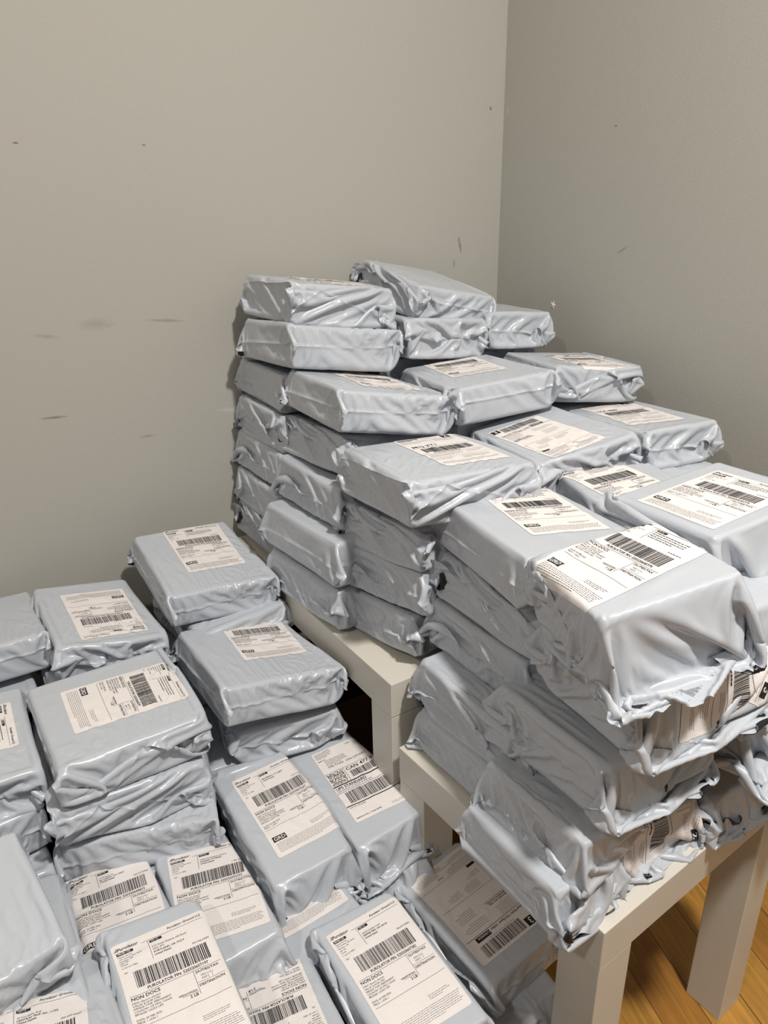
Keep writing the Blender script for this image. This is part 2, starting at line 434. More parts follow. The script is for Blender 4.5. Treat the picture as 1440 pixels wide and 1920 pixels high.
def ink_purolator(pin, addr, seed, phone='503-928-50050', weight='2 LB', grd=True):
    k = Ink()
    k.text(5, 9.5, 4.0, 'Purolator', True, True)
    for q in range(3): k.rect(2.2 + q*.9, 8.6 - q*1.5, 3.4 - q*.6, .7)
    k.text(97, 7.2, 3.0, 'Purolator Ground U.S.', True, True, right=True)
    k.rect(30, 10.2, 68, .35)
    k.rect(3.5, 12, 17, 3.4); k.text(4.5, 14.7, 2.0, 'FROM / DE', True, white=True)
    for q, (t) in enumerate(('Maison de Soin', '123 Country Glen Road', 'Markham, ON', 'L6B 1H6', 'Canada')):
        k.text(4, 18.6 + q*3.0, 1.75, t)
    k.text(4, 34.5, 1.75, 'T: 647-271-9855'); k.text(5, 41, 1.6, 'REF:')
    k.rect(36, 11, .35, 25)
    k.rect(38, 11.6, 13, 3.4); k.text(39, 14.4, 2.0, 'TO / A', True, white=True)
    if addr is None: k.dashes(38.5, 17, 42, 4, 3.4, seed+5, 1.6); k.dashes(76, 37, 20, 1, 2, seed+6, 1.5)
    for q, (t, bd) in enumerate(addr or ()): k.text(38.5, 18.6 + q*3.6, 2.35, t, bd)
    k.text(96, 39, 2.2, phone, right=True)
    k.bars(13, 42.5, 78, 20, seed)
    k.text(22, 68, 3.6, 'PUROLATOR PIN: ' + pin, True, fit=64)
    k.rect(4, 70, 94, .35)
    k.rect(68, 70, .35, 28); k.text(70, 74.6, 2.9, 'DUTIES/TAX', True, fit=25)
    k.text(74, 79.4, 2.1, 'DDU [ X ]'); k.text(74, 83, 2.1, 'DDP [    ]'); k.rect(68, 85, 30, .3)
    k.text(69.5, 90, 2.9, 'DESTINATION', True, fit=27)
    k.text(4, 75.4, 3.9, 'NON DOCS', True)
    for q, t in enumerate(('DESC: Electric shavers', 'VALUE: $ 69.00 CAD', 'IMP/EXP TYPE: PERMANENT', 'COUNTRY OF MFG: Canada', 'BROKER: USZ07-UPS', '', 'DATE: 05 FEB 2025', 'PIECE: 1 of/de 1')):
        if t: k.text(4, 79.6 + q*3.25, 2.2, t)
    k.text(66, 93, 2.0, 'WEIGHT/POIDS', True, right=True)
    k.rect(50, 94, 17, .3); k.text(66, 98.4, 3.4, weight, True, right=True)
    k.rect(4, 105.5, 94, .35)
    if grd:
        k.rect(5, 120, 19, 8.6); k.text(6.2, 127.2, 5.8, 'GRD', True, white=True, fit=16.5)
    k.dashes(62, 122, 26, 3, 2.1, seed+1)
    k.dashes(6, 132, 88, 7, 2.2, seed+2)
    return k
def ink_ups(seed):
    k = Ink()
    k.dashes(3, 4, 24, 6, 2.2, seed, 1.0); k.text(56, 7.5, 2.6, '2 LB', True); k.text(84, 6.5, 2.0, '1 OF 1', True); k.dashes(68, 9, 26, 4, 2.1, seed+4)
    k.text(3, 22, 2.4, 'SHIP TO:', True); k.dashes(12, 23.5, 32, 5, 2.6, seed+5, 1.2)
    k.text(12, 41, 4.2, 'MILTON  ON L9T0A1', fit=62)
    k.rect(0.5, 50, 100, .5); k.blob(2, 52, 26, 25, 26, seed+6, .5)
    k.rect(11.5, 61.5, 7, 7, 1, .0009)
    for r_ in (3.2, 1.9, .7):
        for q in range(20):
            a = q*math.tau/20; k.rect(15 + r_*math.cos(a) - .3, 65 + r_*math.sin(a) - .3, .6, .6, off=.0011)
    k.rect(30, 50, .5, 28.5); k.text(33, 58.5, 6.2, 'CAN 477 9-05', True, fit=58); k.bars(36, 61.5, 56, 13, seed+7)
    k.rect(.5, 78.5, 100, 2.0); k.text(2, 87.5, 5.6, 'UPS STANDARD', True, fit=50)
    k.text(2, 91.4, 2.4, 'TRACKING #: 1Z 16G 47R 20 9685 4039'); k.rect(86, 81.5, 14, 10)
    k.rect(.5, 93.5, 100, .6); k.bars(10, 96.5, 80, 22, seed+8); k.rect(.5, 121.5, 100, 1.6)
    k.text(3, 127, 2.2, 'DIGITAL: 3PTGHIRI'); k.rect(80, 131, 12, .4); k.rect(80, 135, 12, .4); k.rect(80, 131, .4, 4.4); k.rect(92, 131, .4, 4.4); k.rect(84, 132.3, 5, 1.8)
    k.text(4, 147, 2.3, 'Reference No.1: Order #7999', True); k.dashes(60, 145, 30, 2, 2.4, seed+9)
    return k
def ink_post(num, code, seed, wide=True):
    """bilingual post office label with the big zone number in a black square"""
    k = Ink()
    k.rect(4, 4, 34, 5.2); k.text(5, 8.2, 3.0, 'Expedited Parcel', True, white=True)
    k.rect(78, 3, 15, 12); k.text(82, 13.2, 9.0, num, True, white=True)
    k.text(4, 13.4, 2.6, 'Colis acceleres', True, True); k.dashes(42, 5, 30, 3, 2.6, seed)
    k.rect(2, 16.5, 97, .35)
    k.dashes(4, 19, 40, 4, 2.5, seed+1); k.dashes(56, 19, 34, 5, 2.5, seed+2)
    k.rect(50, 18, .3, 26)
    k.text(6, 50, 8.0, code, True, fit=40) if code else None
    k.rect(2, 54, 97, .5)
    k.bars(12, 59, 78, 22, seed+3)
    k.dashes(20, 84, 60, 1, 3, seed+9, 3.4); k.rect(2, 90, 97, .5)
    k.dashes(5, 94, 50, 5, 2.6, seed+4); k.dashes(66, 95, 26, 3, 2.6, seed+5); k.rect(2, 110, 97, .35)
    k.dashes(4, 114, 30, 3, 2.8, seed+6); k.dashes(45, 116, 40, 5, 2.6, seed+7); k.dashes(4, 134, 88, 4, 2.4, seed+8)
    return k
def ink_parcel(num, seed):
    """tracked packet label: customs form above, barcode and zone number below"""
    k = Ink()
    k.rect(2, 3, 14, 12); k.text(5.6, 13.0, 9.0, num, True, white=True)
    k.bars(20, 4, 70, 17, seed, .5); k.dashes(24, 23, 60, 1, 2.4, seed)
    k.rect(62, 26, 24, 7); k.text(63, 31.6, 3.4, 'CANADA', True, white=True)
    k.text(3, 32, 3.4, 'Small Packet / Petit Paquet - Surface', True, True, fit=56); k.rect(2, 34.5, 97, .6)
    k.dashes(5, 37, 26, 7, 2.5, seed+1); k.text(5, 58, 2.5, 'MANIFEST NOT REQ', True); k.text(5, 61.6, 2.5, 'MANIFESTE NON REQ', True); k.rect(4, 63, 38, .4)
    k.dashes(52, 42, 34, 4, 3.0, seed+2); k.dashes(60, 58, 26, 5, 3.0, seed+3)
    k.rect(4, 84, .3, 36); k.rect(4, 84, 92, .3)
    k.dashes(22, 88, 24, 5, 2.6, seed+4); k.dashes(55, 90, 22, 4, 2.8, seed+5); k.dashes(10, 104, 20, 3, 2.8, seed+6)
    k.rect(6, 118, 14, 4.2); k.rect(3, 124, 95, .3); k.dashes(4, 126, 40, 6, 2.0, seed+7); k.text(56, 131, 3.0, 'CN22'); k.dashes(60, 134, 34, 4, 2.0, seed+8)
    k.rect(3, 140, 95, .3); k.dashes(6, 142, 30, 3, 2.0, seed+9); k.dashes(50, 142, 40, 3, 2.0, seed+10)
    return k

LW, LH = 101.6, 152.4
def add_label(bag, root, k, cx, cy, rot, sc=(1, 1, 1)):
    c, q = math.cos(math.radians(rot)), math.sin(math.radians(rot))
    def place(mm):
        p = (mm - np.array([LW/2, -LH/2])) / 1000.0
        return np.stack([(cx + p[:, 0]*c - p[:, 1]*q) / sc[0], (cy + p[:, 0]*q + p[:, 1]*c) / sc[1]], 1)
    nx, ny = 52, 78
    X, Y = np.meshgrid(np.linspace(0, LW, nx), -np.linspace(0, LH, ny), indexing='ij')
    # rounded corners
    r = 3.0
    for sx, x0 in ((-1, r), (1, LW-r)):
        for sy, y0 in ((1, -r), (-1, -(LH-r))):
            m = ((X-x0)*sx > 0) & ((Y-y0)*sy > 0); d = np.hypot(X-x0, Y-y0); mm = np.maximum(np.abs(X-x0), np.abs(Y-y0))
            f = np.where(m & (d > 1e-6), mm/np.maximum(d, 1e-6), 1); X = np.where(m, x0+(X-x0)*f, X); Y = np.where(m, y0+(Y-y0)*f, Y)
    flat = np.stack([X.ravel(), Y.ravel()], 1)
    i = np.arange(nx*ny).reshape(nx, ny)
    f = np.stack([i[:-1, :-1], i[:-1, 1:], i[1:, 1:], i[1:, :-1]], -1).reshape(-1, 4)
    p = place(flat)
    lab = mesh_ob('shipping_label', bag.lay(p, .0005), f, [PAPER], root, True)
    if k is not None:
        v = np.concatenate(k.v); t = np.concatenate(k.t); o = np.concatenate(k.o)[:, None]
        mesh_ob('label_print', bag.lay(place(v), o), t, [INK, PAPER], lab, False, np.concatenate(k.m))
    lab['label'] = 'white printed paper shipping label'
    return lab

# ------------------------------------------------------------------ the kinds of mailer
ink_far = None
KINDS = {
    'a1': Bag(.160, .200, .064, 11, slack=.004), 'a2': Bag(.160, .200, .064, 12, tail=.05, hang=.5), 'a3': Bag(.160, .200, .064, 13, slack=.008, hang=.6, ease=.3),
    'a4': Bag(.160, .200, .064, 14, tail=.03, head=.012), 'a5': Bag(.160, .200, .064, 25, tail=.045, slack=.007, ease=.2), 'a6': Bag(.160, .200, .064, 36, tail=.06, hang=.6, slack=.010),
    'a7': Bag(.160, .200, .064, 47, tail=.05, hang=1.4, slack=.009, clampx=.026), 'a8': Bag(.160, .200, .064, 58, tail=.05, hang=.4, ease=.1, slack=.005),
    'n1': Bag(.112, .205, .066, 21), 'n2': Bag(.112, .205, .066, 22, tail=.05, hang=.6, slack=.004), 'n3': Bag(.112, .205, .066, 23, tail=.045, head=.01, slack=.007), 'n4': Bag(.112, .205, .066, 24, tail=.07, hang=.3, ease=.0, slack=.005),
    'w1': Bag(.190, .200, .064, 31), 'w2': Bag(.190, .200, .064, 32, slack=.007, head=.008), 'w3': Bag(.190, .200, .064, 33, tail=.05, hang=.6, slack=.005),
    'p1': Bag(.180, .150, .078, 41, tail=.07, slack=.013, hang=.6, ease=.2, out=.045), 'p2': Bag(.175, .150, .070, 42, tail=.08, slack=.009, hang=.5, ease=.1, clampx=.03, out=.05), 'p3': Bag(.170, .160, .070, 43, tail=.06, slack=.012, head=.01, clampx=.03),
}
def mailer(key, x, y, z, yaw, tx, ty, w, l, h, kind, flip, spec, label, group='poly mailer parcels stacked for shipping'):
    bag = KINDS[kind]
    root = empty('mailer_parcel')
    R = Matrix.Rotation(math.radians(yaw), 4, 'Z') @ Matrix.Rotation(math.radians(tx), 4, 'X') @ Matrix.Rotation(math.radians(ty), 4, 'Y')
    if flip: R = R @ Matrix.Rotation(math.pi, 4, 'Z')
    # the empty stands at the foot of the parcel
    foot = Vector((x, y, z)) - (R.to_3x3() @ Vector((0, 0, h/2)))
    root.matrix_world = Matrix.Translation(foot) @ R
    tag(root, label, 'parcel', group)
    sc = (w/bag.w, l/bag.l, h/bag.h)
    def child(name, me):
        o = bpy.data.objects.new(name, me); C.objects.link(o); o.parent = root; o.location = (0, 0, h/2); o.scale = sc
        return o
    b = child('mailer_bag', bag.bag)
    li = child('black_lining', bag.lining); li['label'] = 'black inner lining at the open end'
    if spec:
        k, cx, cy, rot = spec
        if flip: cx, cy, rot = -cx, -cy, rot + 180
        lab = add_label(bag, root, INKS[k](), cx, cy, rot, sc)
        lab.location = (0, 0, h/2); lab.scale = sc
    return root
def purolator(*a, **k): return lambda: ink_purolator(*a, **k)
US = 'United States'
INKS = {
    'pepper': purolator('520320607382', (('', False), ('25675 Settlers Lane', False), ('PEPPER PIKE, OH, 44124', True), (US, True)), 5, phone='786-039-50000', grd=False),
    'portland': purolator('520320657197', (('', False), ('615 South Palatine Hill Road', False), ('MSC-972', False), ('PORTLAND, OR, 97219', True), (US, True)), 6, phone='999-928-50000', grd=False),
    'elcajon': purolator('520320649873', (('', False), ('1174 Exxa St', False), ('EL CAJON, CA, 92021', True), (US, True)), 7, phone='000-929-50000'),
    'ogden': purolator('520320752757', (('', False), ('3200 Washington Avenue', False), ('OGDEN, UT, 84403', True), (US, True)), 8, phone='1-385-284-0778'),
    'ridgefield': purolator('520320675651', (('', False), ('RIDGEFIELD, CT, 06877', True), (US, True)), 9, phone='1-203-913-8137'),
    'islip': purolator('520320611002', (('', False), ('10 Cordello Ave', False), ('CENTRAL ISLIP, NY, 11722', True), (US, True)), 10, phone='000-000-00000'),
    'plain': purolator('520320640778', None, 11, phone=''),
    'oneb': purolator('520320640779', None, 12, phone='', weight='1 LB'),
    'ups': lambda: ink_ups(3),
    'm1j': lambda: ink_post('2', 'M1J 2Y1', 31), 'l7a': lambda: ink_post('2', 'L7A 0S5', 32), 'bc': lambda: ink_parcel('3', 33),
    'three': lambda: ink_post('3', '', 34), 'packet': lambda: ink_parcel('3', 35), 'two': lambda: ink_post('2', '', 36),
}
PARCELS = [
    ('r1a0', -0.1094, 1.3126, 1.0037, 31.2, 1.2, 6.2, 0.191, 0.193, 0.065, 'w2', 0, ('plain', 0, 0.02, 0), 'grey mailer topmost of the tall column touching the left wall, pale label seen edge on'),
    ('r1a1', -0.1117, 1.2884, 0.9320, 33.4, -2.0, 8.1, 0.197, 0.194, 0.068, 'w1', 0, None, 'grey mailer second from the top in the column against the left wall'),
    ('r1a2', -0.1495, 1.3185, 0.8632, 30.1, 0.8, 1.5, 0.158, 0.205, 0.065, 'a2', 0, None, 'grey mailer third from the top in the column against the left wall, crumpled left end'),
    ('r1a3', -0.1548, 1.3102, 0.7940, 31.0, 0.7, 1.5, 0.159, 0.205, 0.066, 'a3', 0, None, 'grey mailer fourth from the top in the column against the left wall'),
    ('r1a4', -0.1631, 1.3103, 0.7271, 31.3, 0.6, 1.3, 0.159, 0.205, 0.068, 'a5', 0, None, 'grey mailer fifth from the top in the column against the left wall'),
    ('r1a5', -0.1683, 1.3052, 0.6544, 31.9, 0.6, 0.8, 0.160, 0.205, 0.067, 'a1', 0, None, 'grey mailer sixth from the top, second lowest against the left wall'),
    ('r1a6', -0.1717, 1.3106, 0.5855, 31.6, 0.9, 0.7, 0.160, 0.205, 0.066, 'a6', 0, None, 'grey mailer lowest of the column against the left wall'),
    ('r1b0', 0.0849, 1.4530, 1.0006, 30.2, 10.9, 10.3, 0.174, 0.205, 0.060, 'a6', 0, None, 'tilted unlabelled mailer topmost of the whole stack, crumpled right end'),
    ('r1b1', 0.0599, 1.4047, 0.9331, 34.5, 0.3, 5.0, 0.169, 0.202, 0.067, 'a1', 0, None, 'grey mailer directly under the tilted crumpled topmost one'),
    ('r1c0', 0.2271, 1.5020, 0.9320, 24.0, 0.0, 3.0, 0.150, 0.190, 0.066, 'a4', 0, None, 'grey mailer with pointed right end near the star-shaped wall chip'),
    ('r2a0', -0.0274, 1.1421, 0.8628, 29.0, 0.2, 10.0, 0.188, 0.205, 0.061, 'w1', 0, ('plain', 0.02, 0.02, 0), "large grey mailer with smooth bulging front in the middle of the stack's left step"),
    ('r2a1', -0.0516, 1.1557, 0.7917, 31.6, -2.2, 8.1, 0.157, 0.198, 0.060, 'a6', 0, None, 'grey mailer under the large bulging one on the left step'),
    ('r2a2', -0.0571, 1.1244, 0.7307, 32.8, 0.7, 1.5, 0.160, 0.204, 0.067, 'a5', 0, None, 'grey mailer with black flap tip, third down in the second column from the wall'),
    ('r2a3', -0.0719, 1.0879, 0.6561, 36.4, -0.3, 2.2, 0.161, 0.223, 0.073, 'a2', 0, None, 'long grey mailer second lowest in the second column from the wall'),
    ('r2a4', -0.0702, 1.0881, 0.5798, 36.5, -0.2, 0.0, 0.161, 0.208, 0.068, 'a7', 0, None, 'lowest grey mailer of the second column, lying on the table edge'),
    ('r2b0', 0.1577, 1.2166, 0.8652, 22.0, -0.8, -4.1, 0.176, 0.208, 0.060, 'a3', 0, ('plain', 0.005, 0.031, -2), 'grey mailer with barcode label on the middle step, between two unlabelled ones'),
    ('r2c0', 0.3447, 1.3230, 0.8601, 17.4, -1.3, 4.5, 0.169, 0.188, 0.061, 'w3', 0, ('plain', 0.0, 0.0, 0), 'grey mailer at the right end of the middle step, label seen edge on'),
    ('r3a0', 0.0730, 0.9455, 0.8010, 26.8, -2.2, 1.4, 0.192, 0.199, 0.060, 'w2', 0, ('m1j', 0.004, 0.025, -1.3), 'grey mailer with label reading M1J 2Y1'),
    ('r3a1', 0.0548, 0.9740, 0.7202, 35.2, -4.8, -0.7, 0.159, 0.188, 0.061, 'a6', 0, None, 'grey mailer directly under the M1J 2Y1 one, black lining peeking out'),
    ('r3a2', 0.0516, 0.9767, 0.6546, 39.1, -4.2, -0.0, 0.159, 0.185, 0.064, 'a5', 0, None, 'grey mailer third down in the column under the M1J 2Y1 label'),
    ('r3a3', 0.0478, 0.9853, 0.5785, 37.8, -5.3, 0.1, 0.159, 0.175, 0.064, 'a7', 0, None, 'grey mailer lowest under the M1J 2Y1 label, resting on the white table corner'),
    ('r3b0', 0.2574, 1.0764, 0.7953, 24.6, 1.3, -8.6, 0.161, 0.193, 0.060, 'a1', 0, ('bc', -0.012, 0.0, 3), 'grey mailer whose label has its barcode at upper left, right of M1J 2Y1'),
    ('r3c0', 0.4290, 1.1681, 0.7938, 22.6, -2.4, -0.7, 0.151, 0.195, 0.060, 'a4', 0, ('l7a', -0.005, 0.013, -3.6), 'grey mailer with label reading L7A at the right edge of the stack'),
    ('r3c1', 0.4047, 1.1223, 0.7339, 31.3, 0.6, 0.4, 0.161, 0.207, 0.068, 'a7', 1, None, 'crumpled brownish-shaded mailer beneath the L7A one at the right wall'),
    ('r4a0', 0.1856, 0.8000, 0.7634, 21.0, -1.3, 3.3, 0.165, 0.215, 0.063, 'a2', 0, ('oneb', 0.015, 0.012, -6), 'labelled grey mailer directly behind the big 1 LB one at the front corner'),
    ('r4a1', 0.1934, 0.8039, 0.6959, 29.1, 0.7, -2.2, 0.158, 0.205, 0.064, 'a6', 0, None, 'unlabelled mailer second from the top in the column behind the front corner'),
    ('r4a2', 0.1764, 0.8196, 0.6224, 30.1, -0.4, 1.1, 0.158, 0.194, 0.063, 'a5', 0, None, 'grey mailer with black flap, middle of the column above the lower white table'),
    ('r4a3', 0.1647, 0.7687, 0.5559, 32.5, -0.1, 0.1, 0.160, 0.205, 0.068, 'a3', 0, None, 'grey mailer second lowest in the column behind the front corner'),
    ('r4a4', 0.1634, 0.7738, 0.4820, 34.0, 0.0, 0.0, 0.160, 0.190, 0.066, 'a7', 0, None, 'grey mailer lying on the lower white table next to the taller table leg'),
    ('r4b0', 0.3408, 0.8889, 0.7604, 12.6, 1.7, -1.0, 0.145, 0.196, 0.067, 'a5', 0, ('plain', 0.0, 0.02, 4), 'grey mailer with half hidden label between the L7A one and the front right one'),
    ('r4c0', 0.4962, 0.9028, 0.7487, 22.7, -1.4, 2.3, 0.163, 0.200, 0.068, 'a7', 1, None, 'dark crumpled mailer peeking out at the right picture edge by the wall'),
    ('r5a0', 0.2390, 0.6068, 0.7837, 14.6, -1.8, -10.1, 0.143, 0.133, 0.085, 'p1', 1, ('oneb', 0.008, 0.008, -93), 'big mailer on the front corner of the stack with large label reading 1 LB'),
    ('r5a1', 0.2785, 0.6396, 0.6950, 28.0, 5.0, 0.0, 0.180, 0.150, 0.070, 'p3', 1, ('three', 0.02, -0.065, -90), 'mailer under the front corner one showing a label with black square 3'),
    ('r5a2', 0.2344, 0.6530, 0.6020, 31.0, 0.0, 3.0, 0.155, 0.165, 0.066, 'p3', 1, None, 'crumpled mailer third down at the front corner with open black end'),
    ('r5a3', 0.1823, 0.6139, 0.5250, 35.0, 2.0, 3.0, 0.080, 0.145, 0.060, 'n3', 0, None, 'narrow unlabelled mailer second from the bottom at the front table corner'),
    ('r5a4', 0.1663, 0.6073, 0.4700, 33.0, 0.0, 0.0, 0.090, 0.145, 0.060, 'n4', 1, None, 'narrow mailer lowest at the front corner, curled open end over the table edge'),
    ('r5t', 0.2517, 0.6818, 0.4780, 30.0, 0.0, 3.0, 0.150, 0.170, 0.060, 'a3', 1, ('two', 0.0, -0.075, -90), 'mailer lying on the table front edge with label showing black square 2'),
    ('r5b0', 0.4012, 0.8007, 0.7850, 28.0, 0.0, -4.0, 0.190, 0.150, 0.070, 'p2', 1, ('oneb', 0.0, 0.01, -90), 'mailer with large curved label at the right picture edge, top of its column'),
    ('r5b1', 0.3808, 0.7582, 0.7260, 32.5, 0.0, 0.0, 0.160, 0.205, 0.068, 'p3', 1, None, 'crumpled mailer second from the top at the right picture edge'),
    ('r5b2', 0.3778, 0.7444, 0.6560, 32.5, 0.0, 0.0, 0.160, 0.205, 0.068, 'a7', 1, None, 'crumpled mailer middle of the column at the right picture edge'),
    ('r5b3', 0.3947, 0.7551, 0.5860, 32.5, 0.0, 0.0, 0.160, 0.205, 0.068, 'p2', 1, ('plain', 0.0, -0.02, -90), 'mailer second lowest at the right edge with shaded label partly covered'),
    ('r5b4', 0.3947, 0.7551, 0.4800, 30.0, 0.0, 0.0, 0.160, 0.190, 0.060, 'a7', 1, None, 'lowest mailer at the right edge, wrinkled film sagging over the table'),
    ('h0', -0.3271, 1.1441, 0.5638, 33.1, 8.2, 4.0, 0.175, 0.214, 0.060, 'w1', 0, ('plain', 0.01, 0.023, 1), 'labelled mailer topmost of the left pile touching wall and tall stack'),
    ('h1', -0.2971, 1.1299, 0.4950, 36.1, 2.7, -3.3, 0.162, 0.204, 0.061, 'a4', 0, None, 'mailer directly beneath the topmost one of the left pile'),
    ('i0', -0.4815, 1.0320, 0.5194, 33.8, 3.4, 10.2, 0.153, 0.206, 0.060, 'a1', 0, ('plain', 0.009, 0.002, 178), 'mailer against the left wall with upside-down label'),
    ('i1', -0.6412, 0.9887, 0.5216, 31.6, -3.4, -0.1, 0.162, 0.193, 0.060, 'a3', 0, ('plain', -0.04, 0.0, 178), 'mailer cut by the left picture edge against the wall'),
    ('j0', -0.2095, 0.9619, 0.4839, 33.3, -3.3, 9.4, 0.179, 0.215, 0.060, 'w1', 0, ('plain', 0.02, 0.033, -2), "labelled mailer beside the white table apron, front right of the left pile's back row"),
    ('j1', -0.1909, 0.9897, 0.4148, 19.9, 8.2, 1.0, 0.166, 0.203, 0.060, 'a4', 0, None, 'mailer beneath the labelled one next to the white table leg'),
    ('j2', -0.2528, 0.9711, 0.3460, 32.5, 0.0, 0.0, 0.160, 0.205, 0.068, 'a6', 0, None, 'mailer with dark open flap, third down beside the white table leg'),
    ('g0', -0.3750, 0.8112, 0.5006, 34.3, 1.1, 1.2, 0.184, 0.195, 0.060, 'w3', 0, ('oneb', -0.005, 0.03, -91), 'large mailer with sideways label reading 1 LB in the left pile'),
    ('g1', -0.3787, 0.8049, 0.4461, 30.6, 5.2, 3.4, 0.188, 0.197, 0.062, 'w2', 0, None, 'unlabelled mailer directly under the one with the sideways label'),
    ('g2', -0.3576, 0.8065, 0.3768, 17.2, 4.3, 1.5, 0.190, 0.198, 0.063, 'w1', 0, None, 'unlabelled mailer third down under the sideways label'),
    ('k0', -0.5573, 0.7531, 0.4876, 29.9, 1.9, 3.8, 0.160, 0.188, 0.060, 'a1', 0, ('plain', -0.01, 0.02, -90), 'mailer cut by the left picture edge beside the sideways labelled one'),
    ('k1', -0.5718, 0.7261, 0.4296, 40.6, 3.2, 1.5, 0.160, 0.202, 0.064, 'a6', 0, None, 'crumpled mailer under the one at the left picture edge'),
    ('x0', -0.4405, 0.5200, 0.4519, 38.5, 11.3, -4.6, 0.155, 0.157, 0.060, 'a8', 0, None, 'large plain mailer with smooth film at the lower left edge'),
    ('d0', -0.1543, 0.7676, 0.3441, 32.9, 4.1, -0.9, 0.113, 0.209, 0.065, 'n3', 1, ('ridgefield', -0.002, 0.012, 6), 'narrow mailer with RIDGEFIELD label and GRD box'),
    ('e0', -0.0561, 0.8391, 0.3259, 34.1, 1.4, -3.9, 0.110, 0.214, 0.067, 'n3', 1, ('ups', 0.006, 0.007, 0), 'narrow mailer with UPS STANDARD label reading MILTON ON'),
    ('e1', -0.0378, 0.8104, 0.2431, 26.3, -14.0, 1.6, 0.115, 0.171, 0.063, 'n4', 1, None, 'crumpled mailer beneath the UPS STANDARD one, black lining showing'),
    ('s0', -0.1252, 0.6907, 0.2725, 34.4, -6.3, 0.5, 0.114, 0.206, 0.074, 'n1', 1, ('ridgefield', 0, 0.03, 0), "mailer under the RIDGEFIELD one with only the label's fine print showing"),
    ('c0', -0.3192, 0.6122, 0.3246, 33.9, -5.4, 3.3, 0.101, 0.213, 0.075, 'n1', 0, ('elcajon', -0.005, 0.015, -4), 'narrow mailer with EL CAJON label'),
    ('c1', -0.2205, 0.6525, 0.3223, 32.4, -5.2, -1.2, 0.097, 0.210, 0.074, 'n2', 0, ('ogden', -0.004, 0.001, -3), 'narrow mailer with OGDEN UT label'),
    ('b0', -0.2301, 0.5068, 0.3798, 31.1, -2.9, 7.5, 0.108, 0.185, 0.060, 'n1', 0, ('portland', 0.001, -0.02, 2), 'narrow mailer with PORTLAND label in front at the bottom'),
    ('z0', -0.3362, 0.4523, 0.3863, 31.2, -14.0, 11.0, 0.120, 0.167, 0.070, 'a1', 0, ('islip', -0.02, -0.03, -6), 'mailer with cropped label reading ISLIP at the bottom left corner'),
    ('q0', -0.1282, 0.5457, 0.2889, 27.1, -12.6, 0.1, 0.097, 0.184, 0.074, 'n3', 0, ('ridgefield', 0.0, -0.01, 182), 'mailer with upside-down GRD label at the bottom, right of the PORTLAND one'),
    ('a0', 0.0015, 0.5612, 0.3090, 33.0, 0.5, 4.3, 0.114, 0.193, 0.060, 'n1', 0, ('pepper', 0.001, -0.007, 1), 'narrow mailer with PEPPER PIKE label at the bottom centre'),
    ('f0', 0.1126, 0.6993, 0.2416, 37.3, -1.4, -2.0, 0.124, 0.191, 0.061, 'n1', 0, ('packet', 0.0, -0.005, 180), 'mailer with upside-down small packet label half in shadow of the table stack'),
    ('f1', 0.1015, 0.6843, 0.1804, 32.5, -0.2, -0.1, 0.124, 0.224, 0.070, 'n4', 1, None, 'crumpled mailer below the shadowed small packet one by the table leg'),
]
for p in PARCELS:
    mailer(*p)
